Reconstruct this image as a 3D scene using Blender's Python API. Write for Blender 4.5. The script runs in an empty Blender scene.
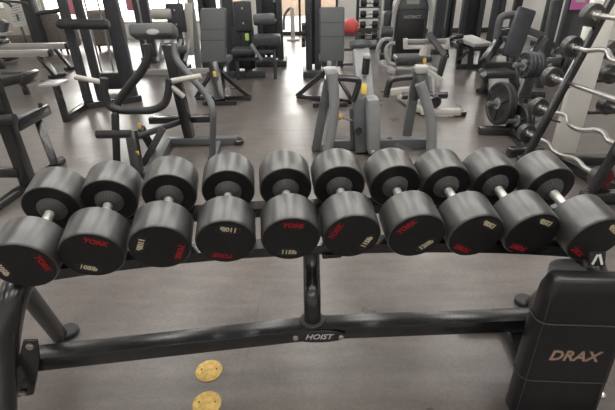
import bpy, bmesh, math, random
from mathutils import Vector as V, Matrix as Mx, Euler
random.seed(4)
C = bpy.context.scene.collection
# ------------------------------------------------------------------ camera
F, TH, ROLL, CH = 420.0, math.radians(28.5), math.radians(1.0), 1.4
fw = V((0, math.cos(TH), -math.sin(TH))); r0 = V((1, 0, 0)); u0 = V((0, math.sin(TH), math.cos(TH)))
up = u0*math.cos(ROLL) + r0*math.sin(ROLL); rt = r0*math.cos(ROLL) - u0*math.sin(ROLL)
eye = V((0, 0, CH))
cd = bpy.data.cameras.new('camera'); cam = bpy.data.objects.new('camera', cd); C.objects.link(cam)
cd.sensor_width = 36; cd.lens = 36*F/615; cd.clip_start = 0.02; cd.clip_end = 200
cam.matrix_world = Mx(((rt.x, up.x, -fw.x, eye.x), (rt.y, up.y, -fw.y, eye.y), (rt.z, up.z, -fw.z, eye.z), (0, 0, 0, 1)))
bpy.context.scene.camera = cam
def ray(x, y): return fw + rt*((x-307.5)/F) - up*((y-205)/F)
def g(x, y, z=0.0):                      # point of the place seen at x, y and standing at height z
    d = ray(x, y); return eye + d*((z-CH)/d.z)
def q(x, y, Y):                          # the same at distance Y
    d = ray(x, y); return eye + d*(Y/d.y)
# ------------------------------------------------------------------ world, lights, exposure
sc = bpy.context.scene
w = bpy.data.worlds.new('world'); sc.world = w; w.use_nodes = True
bg = w.node_tree.nodes['Background']; bg.inputs[0].default_value = (1, .985, .93, 1); bg.inputs[1].default_value = 9.6
sc.view_settings.view_transform = 'Standard'; sc.view_settings.look = 'None'; sc.view_settings.gamma = 1
sc.view_settings.use_curve_mapping = False
sc.view_settings.exposure = 0.0
LAMP = 6.9                               # strength of the ceiling panels
# ------------------------------------------------------------------ materials
def mat(name, col, rough=.5, metal=0, noise=0, nscale=40, bump=0, spec=.5, emit=None, es=1, coat=0):
    m = bpy.data.materials.new(name); m.use_nodes = True; nt = m.node_tree; b = nt.nodes['Principled BSDF']
    b.inputs['Base Color'].default_value = (*col, 1); b.inputs['Roughness'].default_value = rough
    b.inputs['Metallic'].default_value = metal; b.inputs['Specular IOR Level'].default_value = spec
    if coat: b.inputs['Coat Weight'].default_value = coat; b.inputs['Coat Roughness'].default_value = .34
    if emit: b.inputs['Emission Color'].default_value = (*emit, 1); b.inputs['Emission Strength'].default_value = es
    if noise or bump:
        tc = nt.nodes.new('ShaderNodeTexCoord'); n = nt.nodes.new('ShaderNodeTexNoise')
        n.inputs['Scale'].default_value = nscale; n.inputs['Detail'].default_value = 3
        nt.links.new(tc.outputs['Object'], n.inputs['Vector'])
        if noise:
            r = nt.nodes.new('ShaderNodeValToRGB')
            r.color_ramp.elements[0].position = .3; r.color_ramp.elements[1].position = .7
            r.color_ramp.elements[0].color = (*[c*(1-noise) for c in col], 1)
            r.color_ramp.elements[1].color = (*[min(1, c*(1+noise)) for c in col], 1)
            nt.links.new(n.outputs['Fac'], r.inputs[0]); nt.links.new(r.outputs[0], b.inputs['Base Color'])
        if bump:
            bp = nt.nodes.new('ShaderNodeBump'); bp.inputs['Strength'].default_value = bump; bp.inputs['Distance'].default_value = .002
            nt.links.new(n.outputs['Fac'], bp.inputs['Height']); nt.links.new(bp.outputs[0], b.inputs['Normal'])
    return m
M = dict(
 rubber=mat('black_rubber', (.030, .0295, .028), .36, noise=.3, nscale=16, bump=.05, spec=1.0, coat=.35),
 face=mat('black_urethane', (.012, .012, .013), .5, noise=.2, nscale=30),
 hub=mat('grey_hub_plastic', (.075, .075, .075), .45),
 chrome=mat('chrome', (.75, .74, .72), .25, 1, bump=.5, nscale=500),
 barsteel=mat('satin_chrome', (.66, .65, .63), .3, 1),
 knurl=mat('knurled_steel', (.74, .73, .69), .42, .75, bump=.15, nscale=400),
 chrome2=mat('polished_chrome', (.8, .79, .77), .15, 1),
 steel=mat('black_painted_steel', (.016, .016, .018), .24, noise=.1, nscale=20, spec=1.0),
 steelr=mat('black_satin_steel', (.03, .031, .034), .45, noise=.15, nscale=20),
 dark=mat('charcoal_steel', (.050, .053, .060), .45, noise=.15, nscale=12),
 vinyl=mat('black_vinyl', (.014, .014, .015), .30, bump=.12, nscale=260),
 pad=mat('grey_black_vinyl', (.10, .105, .107), .5, bump=.2, nscale=260),
 grey=mat('grey_painted_steel', (.26, .27, .275), .38, noise=.08, nscale=10),
 grey2=mat('slate_painted_steel', (.11, .117, .125), .4, noise=.08, nscale=10),
 silver=mat('silver_painted_steel', (.40, .40, .39), .35, noise=.05, nscale=10),
 white=mat('white_painted_steel', (.52, .50, .46), .5, noise=.06, nscale=6),
 panelw=mat('white_panel', (.80, .78, .73), .5),
 cream=mat('cream_vinyl', (.45, .43, .40), .5),
 greypad=mat('light_grey_vinyl', (.40, .40, .39), .5),
 red=mat('red_print', (.42, .012, .02), .5),
 creamp=mat('cream_print', (.75, .66, .47), .5),
 whitep=mat('white_print', (.7, .7, .68), .5),
 ring=mat('dark_oval_line', (.06, .055, .05), .5),
 ringr=mat('dark_red_line', (.10, .012, .014), .5),
 copper=mat('rose_metal_print', (.78, .58, .46), .3, .9),
 bolt=mat('zinc_bolt', (.62, .62, .60), .3, 1),
 brass=mat('worn_brass', (.62, .42, .13), .5, .35, noise=.25, nscale=60),
 ball=mat('red_vinyl', (.62, .09, .085), .45, noise=.15, nscale=8),
 yellow=mat('yellow_sticker', (.75, .55, .08), .5), orange=mat('orange_knob', (.75, .42, .12), .45),
 green=mat('lime_tag', (.5, .75, .2), .5), pink=mat('pink_print', (.75, .2, .55), .5), pinkw=mat('crimson_print', (.62, .22, .28), .5),
 wall=mat('pale_wall_paint', (.74, .73, .70), .8, noise=.04, nscale=2),
 ceil=mat('white_ceiling', (.7, .7, .69), .9, noise=.03, nscale=3),
 tweed=mat('beige_tweed', (.50, .47, .42), .9, noise=.35, nscale=70),
 sofa=mat('taupe_upholstery', (.19, .165, .145), .8, noise=.25, nscale=30),
 frame=mat('dark_window_frame', (.045, .043, .04), .4),
 concrete=mat('pale_paving', (.25, .24, .22), .8, noise=.1, nscale=3),
 brick=mat('tan_outside_wall', (.20, .15, .11), .85, noise=.15, nscale=4),
 lamp=mat('lamp_diffuser', (.9, .9, .9), .6, emit=(1, .97, .92), es=LAMP),
)
def glass():
    m = bpy.data.materials.new('window_glass'); m.use_nodes = True; nt = m.node_tree; nt.nodes.clear()
    o = nt.nodes.new('ShaderNodeOutputMaterial'); mx = nt.nodes.new('ShaderNodeMixShader'); t = nt.nodes.new('ShaderNodeBsdfTransparent')
    gl = nt.nodes.new('ShaderNodeBsdfGlossy'); gl.inputs['Roughness'].default_value = .03
    lw = nt.nodes.new('ShaderNodeFresnel'); lw.inputs[0].default_value = 1.45
    nt.links.new(lw.outputs[0], mx.inputs[0]); nt.links.new(t.outputs[0], mx.inputs[1]); nt.links.new(gl.outputs[0], mx.inputs[2])
    nt.links.new(mx.outputs[0], o.inputs[0]); return m
M['glass'] = glass()
def floor_mat():
    m = bpy.data.materials.new('rubber_floor'); m.use_nodes = True; nt = m.node_tree; b = nt.nodes['Principled BSDF']; L = nt.links.new
    tc = nt.nodes.new('ShaderNodeTexCoord')
    def noise(s, d):
        n = nt.nodes.new('ShaderNodeTexNoise'); n.inputs['Scale'].default_value = s; n.inputs['Detail'].default_value = d
        L(tc.outputs['Object'], n.inputs['Vector']); return n
    def ramp(src, p0, c0, p1, c1):
        r = nt.nodes.new('ShaderNodeValToRGB'); e = r.color_ramp.elements
        e[0].position = p0; e[0].color = (*c0, 1); e[1].position = p1; e[1].color = (*c1, 1); L(src, r.inputs[0]); return r
    def mul(a, bb):
        x = nt.nodes.new('ShaderNodeMix'); x.data_type = 'RGBA'; x.blend_type = 'MULTIPLY'; x.inputs[0].default_value = 1
        L(a, x.inputs[6]); L(bb, x.inputs[7]); return x.outputs[2]
    base = ramp(noise(1.3, 4).outputs[0], .3, (.117, .102, .094), .7, (.148, .129, .119)).outputs[0]
    sp = ramp(noise(95, 2).outputs[0], .34, (.88, .88, .88), .70, (1.16, 1.15, 1.14)).outputs[0]
    sc_ = noise(6, 8); base = mul(mul(base, sp), ramp(sc_.outputs[0], .35, (.90, .90, .90), .65, (1.08, 1.08, 1.08)).outputs[0])
    m2 = nt.nodes.new('ShaderNodeMapping'); m2.inputs['Scale'].default_value = (2.5, 11, 1); m2.inputs['Rotation'].default_value = (0, 0, .12)
    n2 = nt.nodes.new('ShaderNodeTexNoise'); n2.inputs['Scale'].default_value = 1.6; n2.inputs['Detail'].default_value = 5
    L(tc.outputs['Object'], m2.inputs[0]); L(m2.outputs[0], n2.inputs['Vector'])
    base = mul(base, ramp(n2.outputs[0], .35, (.87, .86, .86), .65, (1.12, 1.12, 1.12)).outputs[0])
    br = nt.nodes.new('ShaderNodeTexBrick'); br.inputs['Scale'].default_value = 1; br.inputs['Brick Width'].default_value = 1.22
    br.inputs['Row Height'].default_value = 1.22; br.inputs['Mortar Size'].default_value = .004; br.offset = 0
    br.inputs['Color1'].default_value = (1, 1, 1, 1); br.inputs['Color2'].default_value = (.95, .95, .95, 1); br.inputs['Mortar'].default_value = (.86, .86, .86, 1)
    mp = nt.nodes.new('ShaderNodeMapping'); mp.inputs['Location'].default_value = (.55, .38, 0); mp.inputs['Rotation'].default_value = (0, 0, math.radians(4))
    L(tc.outputs['Object'], mp.inputs[0]); L(mp.outputs[0], br.inputs['Vector'])
    base = mul(base, br.outputs[0]); L(base, b.inputs['Base Color'])
    rr = ramp(noise(3, 4).outputs[0], .3, (.27,)*3, .7, (.37,)*3); L(rr.outputs[0], b.inputs['Roughness'])
    bp = nt.nodes.new('ShaderNodeBump'); bp.inputs['Strength'].default_value = .12; bp.inputs['Distance'].default_value = .002
    L(noise(90, 2).outputs[0], bp.inputs['Height']); L(bp.outputs[0], b.inputs['Normal'])
    b.inputs['Specular IOR Level'].default_value = .85
    return m
M['floor'] = floor_mat()
# ------------------------------------------------------------------ builders
def tag(o, label=None, cat=None, group=None, kind=None):
    if label: o['label'] = label
    if cat: o['category'] = cat
    if group: o['group'] = group
    if kind: o['kind'] = kind
    return o
def empty(name, loc, label=None, cat=None, group=None, rot=None):
    o = bpy.data.objects.new(name, None); C.objects.link(o); o.location = loc; o.empty_display_size = .1
    if rot is not None: o.rotation_euler = rot
    return tag(o, label, cat, group)
def world(o):
    m = o.matrix_basis.copy()
    while o.parent: o = o.parent; m = o.matrix_basis @ m
    return m
def spline(pts, n=7):
    pts = [V(p) for p in pts]
    if len(pts) < 3: return pts
    P = [pts[0]*2-pts[1]] + pts + [pts[-1]*2-pts[-2]]; out = []
    for i in range(1, len(P)-2):
        a, b, c, d = P[i-1:i+3]
        for k in range(n):
            t = k/n; out.append(.5*((2*b)+(c-a)*t+(2*a-5*b+4*c-d)*t*t+(3*b-a-3*c+d)*t**3))
    return out+[pts[-1]]
class B:
    def __init__(s): s.bm = bmesh.new()
    def mesh(s, bm2, mx=None):
        if mx is not None: bmesh.ops.transform(bm2, matrix=mx, verts=bm2.verts)
        me = bpy.data.meshes.new('t'); bm2.to_mesh(me); s.bm.from_mesh(me); bpy.data.meshes.remove(me); bm2.free(); return s
    def box(s, c, size, rot=None, bev=.004, seg=2):
        b = bmesh.new(); bmesh.ops.create_cube(b, size=1)
        bmesh.ops.scale(b, vec=size, verts=b.verts)
        bev = min(bev, min(size)*.45)
        if bev > 0: bmesh.ops.bevel(b, geom=b.edges[:], offset=bev, segments=seg, affect='EDGES', profile=.5)
        mx = Mx.Translation(c)
        if rot is not None: mx = mx @ (rot.to_4x4() if isinstance(rot, Mx) else Euler(rot).to_matrix().to_4x4())
        return s.mesh(b, mx)
    def bar(s, a, b, w, h, hint=(0, 0, 1), bev=.004, ext=0):       # box beam from a to b
        a = V(a); b = V(b); d = b-a; L = d.length; y = d/L; h0 = V(hint)
        if abs(y.dot(h0)) > .98: h0 = V((0, 1, 0))
        x = y.cross(h0).normalized(); z = x.cross(y)
        return s.box((a+b)/2, (w, L+2*ext, h), Mx((x, y, z)).transposed(), bev)
    def tube(s, pts, r, n=12, smooth=True, cap=True):
        n = max(n, 16) if (r if not isinstance(r, (list, tuple)) else r[0]) > .005 else n
        pts = spline(pts) if smooth else [V(p) for p in pts]
        rs = r if isinstance(r, (list, tuple)) else [r]*2
        t = [(pts[min(i+1, len(pts)-1)]-pts[max(i-1, 0)]).normalized() for i in range(len(pts))]
        ref = V((0, 0, 1)) if abs(t[0].z) < .9 else V((1, 0, 0)); nrm = t[0].cross(ref).normalized(); rings = []
        for i, p in enumerate(pts):
            if i: 
                ax = t[i-1].cross(t[i])
                if ax.length > 1e-7: nrm = Mx.Rotation(t[i-1].angle(t[i]), 3, ax.normalized()) @ nrm
            bi = t[i].cross(nrm); f = i/(len(pts)-1); rad = rs[0]+(rs[-1]-rs[0])*f
            rings.append([s.bm.verts.new(p+(nrm*math.cos(a)+bi*math.sin(a))*rad) for a in [2*math.pi*k/n for k in range(n)]])
        for A, Bb in zip(rings, rings[1:]):
            for k in range(n): s.bm.faces.new((A[k], A[(k+1) % n], Bb[(k+1) % n], Bb[k]))
        if cap: s.bm.faces.new(rings[0][::-1]); s.bm.faces.new(rings[-1])
        return s
    def lathe(s, prof, o, axis, n=40, ref=None):                   # prof: (radius, along)
        o = V(o); ax = V(axis).normalized(); rf = V(ref) if ref else (V((0, 0, 1)) if abs(ax.z) < .9 else V((1, 0, 0)))
        u = ax.cross(rf).normalized(); v = ax.cross(u); rings = []
        for r, t in prof:
            if r < 1e-6: rings.append([s.bm.verts.new(o+ax*t)])
            else: rings.append([s.bm.verts.new(o+ax*t+(u*math.cos(2*math.pi*k/n)+v*math.sin(2*math.pi*k/n))*r) for k in range(n)])
        for A, Bb in zip(rings, rings[1:]):
            if len(A) == 1 and len(Bb) == 1: continue
            for k in range(n):
                k2 = (k+1) % n
                if len(A) == 1: s.bm.faces.new((A[0], Bb[k], Bb[k2]))
                elif len(Bb) == 1: s.bm.faces.new((A[k2], A[k], Bb[0]))
                else: s.bm.faces.new((A[k], Bb[k], Bb[k2], A[k2]))
        return s
    def disc(s, o, axis, r, h, n=24, bev=None):
        b = min(h, r)*.2 if bev is None else bev
        return s.lathe([(0, 0), (r-b, 0), (r, b), (r, h-b), (r-b, h), (0, h)], o, axis, n)
    def ball(s, c, r, n=20):
        b = bmesh.new(); bmesh.ops.create_uvsphere(b, u_segments=n, v_segments=n//2+2, radius=r); return s.mesh(b, Mx.Translation(c))
    def prism(s, outline, a, ex, ey, ez, depth, bev=0):             # outline in (ex, ey) from a, extruded along ez
        b = bmesh.new(); a = V(a); ex, ey, ez = V(ex), V(ey), V(ez)
        vs = [b.verts.new(a+ex*p[0]+ey*p[1]) for p in outline]; f = b.faces.new(vs)
        r = bmesh.ops.extrude_face_region(b, geom=[f]); nv = [e for e in r['geom'] if isinstance(e, bmesh.types.BMVert)]
        bmesh.ops.translate(b, vec=ez*depth, verts=nv)
        if bev: bmesh.ops.bevel(b, geom=b.edges[:], offset=bev, segments=2, affect='EDGES', profile=.5)
        return s.mesh(b)
    def text(s, body, size, mx, ext=.0006, shear=0, bold=0):
        cu = bpy.data.curves.new('t', 'FONT'); cu.body = body; cu.size = size; cu.extrude = ext; cu.align_x = 'CENTER'; cu.align_y = 'CENTER'; cu.shear = shear
        cu.offset = bold; cu.resolution_u = 3
        o = bpy.data.objects.new('t', cu); C.objects.link(o); bpy.context.view_layer.update()
        me = bpy.data.meshes.new_from_object(o.evaluated_get(bpy.context.evaluated_depsgraph_get()))
        b = bmesh.new(); b.from_mesh(me); bpy.data.objects.remove(o); bpy.data.curves.remove(cu); bpy.data.meshes.remove(me)
        return s.mesh(b, mx)
    def build(s, name, m, parent=None, local=False, label=None, **kw):
        bmesh.ops.recalc_face_normals(s.bm, faces=s.bm.faces)
        if parent is not None and not local: bmesh.ops.transform(s.bm, matrix=world(parent).inverted(), verts=s.bm.verts)
        me = bpy.data.meshes.new(name); 
        loc = None
        if parent is None and not local:                            # own origin at the base of a single-mesh thing
            zs = [v.co for v in s.bm.verts]; loc = V((sum(v.x for v in zs)/len(zs), sum(v.y for v in zs)/len(zs), min(v.z for v in zs)))
            bmesh.ops.translate(s.bm, vec=-loc, verts=s.bm.verts)
        for f in s.bm.faces: f.smooth = True
        s.bm.to_mesh(me); s.bm.free(); me.set_sharp_from_angle(angle=math.radians(28))
        me.materials.append(M[m] if isinstance(m, str) else m)
        o = bpy.data.objects.new(name, me); C.objects.link(o)
        if loc is not None: o.location = loc
        if parent is not None: o.parent = parent
        return tag(o, label, **kw)
def copy_tree(o, parent=None):
    c = o.copy(); C.objects.link(c)
    if parent is not None: c.parent = parent
    for ch in [k for k in bpy.data.objects if k.parent == o]: copy_tree(ch, c)
    return c
def frame_mx(o, ex, ez):                                            # text plane: x along ex, y along ez
    ex = V(ex).normalized(); ez = V(ez).normalized(); n = ex.cross(ez)
    return Mx.Translation(o) @ Mx((ex, ez, n)).transposed().to_4x4()
X, Yv, Z = V((1, 0, 0)), V((0, 1, 0)), V((0, 0, 1))
def rrect(w, h, r, n=5):                                            # rounded rectangle outline about the origin
    out = []
    for cx, cy, a0 in ((w/2-r, h/2-r, 0), (-w/2+r, h/2-r, 90), (-w/2+r, -h/2+r, 180), (w/2-r, -h/2+r, 270)):
        for k in range(n+1):
            a = math.radians(a0+90*k/n); out.append((cx+r*math.cos(a), cy+r*math.sin(a)))
    return out
def on_floor(p): return V((p[0], p[1], 0))
# ================================================================== the setting
XL, XR, YB, YF, HC = -7.0, 5.6, 12.3, -3.0, 3.3
B().box(((XL+XR)/2, (YB+YF)/2, -.05), (XR-XL+.4, YB-YF+.4, .1), bev=0).build('floor', 'floor', kind='structure')
B().box(((XL+XR)/2, (YB+YF)/2, HC+.05), (XR-XL+.4, YB-YF+.4, .1), bev=0).build('ceiling', 'ceil', kind='structure')
B().box((XL-.1, (YB+YF)/2, HC/2), (.2, YB-YF, HC), bev=0).build('wall_left', 'wall', kind='structure')
B().box((XR+.1, (YB+YF)/2, HC/2), (.2, YB-YF, HC), bev=0).build('wall_right', 'wall', kind='structure')
B().box(((XL+XR)/2, YF-.1, HC/2), (XR-XL+.4, .2, HC), bev=0).build('wall_front', 'wall', kind='structure')
# back wall with a wide glazed opening in the middle and a low one at left
oL, oR = -1.25, .9; WIN = [(-6.95, -4.4, .35, 3.25), (-4.2, -1.6, .35, 1.1), (1.7, 3.0, 1.5, 2.3), (3.5, 5.5, 1.3, 3.25)]  # the two high windows at right are unseen, placed to give floor glare
wb = B(); xs = XL-.2
for x0, x1, z0, z1 in WIN[:2]+[(oL, oR, 0, 3.1)]+WIN[2:]:
    wb.box(((xs+x0)/2, YB+.1, HC/2), (x0-xs, .2, HC), bev=0)
    if z0: wb.box(((x0+x1)/2, YB+.1, z0/2), (x1-x0, .2, z0), bev=0)
    wb.box(((x0+x1)/2, YB+.1, (z1+HC)/2), (x1-x0, .2, HC-z1), bev=0); xs = x1
wb.box(((xs+XR+.2)/2, YB+.1, HC/2), (XR+.2-xs, .2, HC), bev=0)
wb.build('wall_back', 'wall', kind='structure')
wf = B()
for x in (oL+.03, -.62, -.12, .42, oR-.03): wf.box((x, YB+.08, 1.55), (.06, .08, 3.1))
for z in (.05, 1.0, 2.3, 3.07): wf.box(((oL+oR)/2, YB+.08, z), (oR-oL, .07, .09 if z != 1.0 else .16))
d1 = wf.build('door_1', 'frame', kind='structure')
B().box(((oL+oR)/2, YB+.08, 1.55), (oR-oL-.05, .012, 3.0), bev=0).build('pane', 'glass', d1)
for i, (x0, x1, z0, z1) in enumerate(WIN):
    wf = B(); n = round((x1-x0)/.9)
    for k in range(n+1): wf.box((x0+.03+k*(x1-x0-.06)/n, YB+.08, (z0+z1)/2), (.06, .08, z1-z0))
    for z in (z0+.03, z1-.03): wf.box(((x0+x1)/2, YB+.08, z), (x1-x0, .08, .06))
    w1 = wf.build('window_%d' % (i+1), 'white', kind='structure')
    B().box(((x0+x1)/2, YB+.08, (z0+z1)/2), (x1-x0-.05, .012, z1-z0-.05), bev=0).build('pane', 'glass', w1)
B().box((-1, YB+6.2, -.06), (22, 12, .1), bev=0).build('ground', 'concrete', kind='structure')
tag(B().box((-.2, YB+7, .8), (6, .3, 1.6)).build('outside_wall', 'brick'), kind='structure')
B().box(((oR+XR)/2, YB-.012, .06), (XR-oR, .02, .12)).build('baseboard_back', 'frame', kind='structure')
# ceiling lights: long panels in rows
for i, (x, y) in enumerate([(x, y) for y in (-1.4, 1.0, 2.7, 4.4, 6.6, 8.8, 11.0) for x in (-5.6, -2.0, 0.1, 2.2, 4.6) if not (x > 4 and y < 6)] + [(-1.0, 2.7), (1.2, 2.7), (-1.0, 1.0), (1.2, 1.0)]):
    t = empty('ceiling_light', (x, y, HC-.05), 'long white ceiling light panel in the rows overhead', 'ceiling light', 'ceiling lights')
    B().box((x, y, HC-.025), (.66, 1.26, .05)).build('housing', 'ceil', t)
    B().box((x, y, HC-.055), (.60, 1.20, .012), bev=0).build('diffuser', 'lamp', t)
# ================================================================== dumbbells
NEAR = [(27, 262.5), (91.8, 251.7), (159.7, 244), (225.8, 238.4), (291, 235.6), (352, 233), (416.7, 232.4), (478, 232.4), (531.7, 230.8), (593, 236.4)]
WT = ['105', '105', '110', '110', '115', '115', '120', '120', '125', '125']
RO = [82, 26, 113, -165, 8, -62, -43, -149, -154, -140]
YAW = [6.0, 7.8, 6.8, 5.8, 5.4, 5.2, 6.0, 6.8, 6.8, 7.2]
WHERE = ['first from the left, cut off by the picture edge', 'second from the left, upright red badge on top', 'third from the left, badges turned sideways',
 'fourth from the left, badges upside down', 'fifth from the left, over the rack post', 'just right of the rack post, badges slanting up',
 'seventh from the left, red badge at upper left', 'third from the right end of the row', 'second from the right end of the row', 'rightmost, above the padded bench back']
TILT = math.radians(12.5); HRS = [.0955, .0955, .0955, .0955, .0955, .0955, .0955, .0925, .0915, .0915]; HL, GL = .120, .136
SHIFT = [-.014, 0, 0, 0, 0, 0, 0, -.006, .002, .010]; HR = .0945
DB = []
def dumbbell(i):
    HR = HRS[i]; a = V(g(NEAR[i][0], NEAR[i][1]+4, .665)) + V((SHIFT[i], 0, 0)); yaw = math.radians(YAW[i])
    R = (Mx.Rotation(yaw, 3, 'Z') @ Mx.Rotation(TILT, 3, 'X')); d = R @ Yv
    c = a + d*(HL+GL/2)
    Rr = R @ Mx.Rotation(math.radians(RO[i]), 3, 'Y')
    t = empty('dumbbell', c, 'round black rubber dumbbell marked %slb, %s' % (WT[i], WHERE[i]), 'dumbbell', 'dumbbells in a row on the rack', Rr.to_euler())
    DB.append((a, d, R))
    for s in (-1, 1):
        ax = V((0, s, 0)); o = V((0, s*GL/2, 0)); b = .010
        prof = [(.048, .002), (.080, .001), (.083, 0), (HR-.004, 0), (HR-.001, .002), (HR, .006), (HR, HL-.008), (HR-.0012, HL-.004), (HR-.0035, HL-.001), (HR-.005, HL)]
        h = B().lathe(prof, o, ax, 56).build('head', 'rubber', t, local=True)
        fb = B().lathe([(HR-.004, HL-.004), (HR-.0042, HL+.0002), (HR-.02, HL+.0004), (0, HL+.0004)], o, ax, 56).build('end_face', 'face', h, local=True)
        ib = B().lathe([(HR-.0052, -.0004), (.046, .0)], o, ax, 56).build('inner_face', 'face', h, local=True)
        hb = B().lathe([(.049, .003), (.048, -.002), (.029, -.019), (.024, -.022), (.016, -.0225), (.0155, .002)], o, ax, 40)
        for k in range(24):
            an = 2*math.pi*k/24; u = V((math.cos(an), 0, math.sin(an)))
            hb.bar(o+u*.0465-ax*.0033, o+u*.030-ax*.0185, .0042, .0035, hint=u, bev=.001)
        hb.build('hub', 'hub', h, local=True)
        # badges: brand on top, weight below, both read from the end
        yy = s*(GL/2+HL+.0008); ex = V((-s, 0, 0))
        for z, body, m, size in ((.061, 'YORK', 'red', .0245), (-.058, WT[i]+'lb', 'creamp', .0235)):
            bd = B().text(body, size, frame_mx((0, yy, z), ex, Z), .0008, .12 if body == 'YORK' else 0, .0010).build('brand_badge' if body == 'YORK' else 'weight_badge', m, h, local=True,
                 label='red oval brand badge' if body == 'YORK' else 'cream weight number in an oval')
            rg = B(); pts = [V((math.cos(k*math.pi/16)*.037, yy, z+math.sin(k*math.pi/16)*.0165)) for k in range(33)]
            rg.tube(pts, .0007, 6, smooth=False, cap=False)
            rg.build('badge_ring', 'ringr' if body == 'YORK' else 'ring', h, local=True)
    B().tube([(0, -GL/2-.002, 0), (0, -GL/4, 0), (0, GL/4, 0), (0, GL/2+.002, 0)], .0155, 20, smooth=False).build('handle', 'knurl', t, local=True)
for i in range(10): dumbbell(i)
# ================================================================== dumbbell rack
rk_base = V((0, 1.25, 0))
rack = empty('dumbbell_rack', rk_base, 'black steel dumbbell rack with curved rails and low brand-marked cross beam', 'dumbbell rack')
def railpts(along, drop):
    P = []
    for a, d, R in DB: P.append(a + d*along - (R @ Z)*drop)
    P = [P[0]+(P[0]-P[1])*.55] + P + [P[-1]+(P[-1]-P[-2])*.45]
    # smooth
    for _ in range(3): P = [P[0]]+[(P[k-1]+P[k]*2+P[k+1])/4 for k in range(1, len(P)-1)]+[P[-1]]
    return P
def railbar(P, w, h):
    S = spline(P, 3); b = B(); rings = []; nz = (Mx.Rotation(TILT, 3, 'X') @ Z)
    for i, p in enumerate(S):
        t = (S[min(i+1, len(S)-1)]-S[max(i-1, 0)]).normalized(); y = nz.cross(t).normalized(); z = t.cross(y)
        rings.append([b.bm.verts.new(p+y*sy*w/2+z*sz*h) for sy, sz in ((-1, 0), (1, 0), (1, -1), (-1, -1))])
    for A, Bb in zip(rings, rings[1:]):
        for k in range(4): b.bm.faces.new((A[k], A[(k+1) % 4], Bb[(k+1) % 4], Bb[k]))
    b.bm.faces.new(rings[0]); b.bm.faces.new(rings[-1][::-1]); return b
railN = railpts(HL*.70, HR+.0015); railF = railpts(HL+GL+HL*.30, HR+.0015)
railbar(railN, .045, .045).build('front_rail', 'steel', rack)
railbar(railF, .045, .045).build('rear_rail', 'steel', rack)
midN = (railN[5]+railN[6])/2*.5+railN[6]*.5; midF = (railF[5]+railF[6])/2*.5+railF[6]*.5
# beam: two straight lengths meeting at the badge plate
bz = .26
bL, bC, bR = g(30, 359, bz), g(318, 327.5, bz), g(560, 318, bz)
for a, b in ((bL, bC), (bC, bR)): B().bar(a, b, .068, .056, bev=.002, ext=.008).build('cross_beam', 'steel', rack)
# centre post from the beam up to the rails
top = (midN+midF)/2 - V((0, 0, .055))
pb = V((bC.x-.02, bC.y+.01, bz+.03)); top = V((pb.x, top.y, top.z))
B().tube([pb, pb+V((0, .004, .10)), pb*.4+top*.6, top], .031, 20).build('centre_post', 'steel', rack)
B().bar(midN-V((0, 0, .05)), midF-V((0, 0, .05)), .07, .02, ext=.02).build('rail_bracket', 'steel', rack)
B().disc(pb-V((0, 0, .003)), Z, .045, .008).build('post_flange', 'ring', rack)
# badge plate on the beam's face
bf = V((bC.x, bC.y-.039, bz-.002)); ell = [(math.cos(k*math.pi/18)*.098, math.sin(k*math.pi/18)*.028) for k in range(36)]
pl = B().prism(ell, bf, X, Z, -Yv, .006, .0015).build('brand_plate', 'steelr', rack, label='black oval plate with the maker name between two bolts')
B().text('HOIST', .034, frame_mx(bf+V((0, -.0065, 0)), X, Z), .0006, .35, .0004).build('lettering', 'whitep', pl)
for s in (-1, 1): B().disc(bf+V((s*.082, -.006, 0)), -Yv, .010, .008, 14).build('bolt', 'bolt', pl)
# end frames
def end_frame(sx, nP, fP, beam_end):
    ft, rf = nP, fP
    topc = (ft+rf)/2-V((0, 0, .06))
    foot_f = V((beam_end.x+sx*.04, .80, 0)) if sx < 0 else V((beam_end.x+.07, 1.09, 0)); foot_r = g(61, 334, .02) if sx < 0 else g(531, 303, .02)
    ft2 = V((nP.x, nP.y-.02, nP.z-.075))
    B().tube([ft2+V((0, .16, .02)), ft2, V((foot_f.x, ft2.y-.10 if sx < 0 else 1.10, .30)), V((foot_f.x, foot_f.y, .03))], .044, 24).build('front_leg', 'steel', rack)
    lt = g(12, 274, .50) if sx < 0 else g(576, 268, .50); B().tube([lt, V((foot_r.x, foot_r.y-.01, .02))], .033, 20, smooth=False).build('rear_leg', 'steel', rack)
    B().disc((foot_r.x-sx*.02, foot_r.y+.02, 0), Z, .045, .03).build('foot_cap', 'steelr', rack)
    B().disc((foot_f.x, foot_f.y, 0), Z, .052, .035).build('foot_cap', 'steelr', rack)
    B().bar(nP-V((0, 0, .055)), fP-V((0, 0, .055)), .06, .02, ext=.02).build('rail_bracket', 'steel', rack)
    # side plate joining leg and beam, with bolts
    c = V((beam_end.x, beam_end.y, bz)); s = -sx
    a = V((foot_f.x, ft2.y-.10, .30)); out = [(.045, .13), (.085, .125), (.07, .05), (.035, -.04), (.0, -.12), (-.05, -.125), (-.045, -.06), (-.005, .03)]
    gp = B().prism(out, c+V((s*.0, -.042, 0)), V((s, .15, 0)), Z, -Yv, .008, .002).build('gusset_plate', 'steel', rack)
    for u, v in ((.062, .108), (-.025, -.10)): B().disc(c+V((s*u, -.052+.15*u, v)), -Yv, .012, .010, 14).build('bolt', 'bolt', gp)
    B().bar(c, V((foot_f.x, foot_f.y*.45+ft2.y*.55-.02 if sx < 0 else 1.10, bz)), .05, .06).build('beam_arm', 'steel', rack)
cp = g(571, 264, .525)
oc = B().prism([(.070*math.cos(k*math.pi/14), .036*math.sin(k*math.pi/14)) for k in range(28)], cp-V((0, 0, .05)), X, Yv, Z, .05, .006).build('tube_cap', 'grey', rack, label='grey oval tube end')
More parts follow.
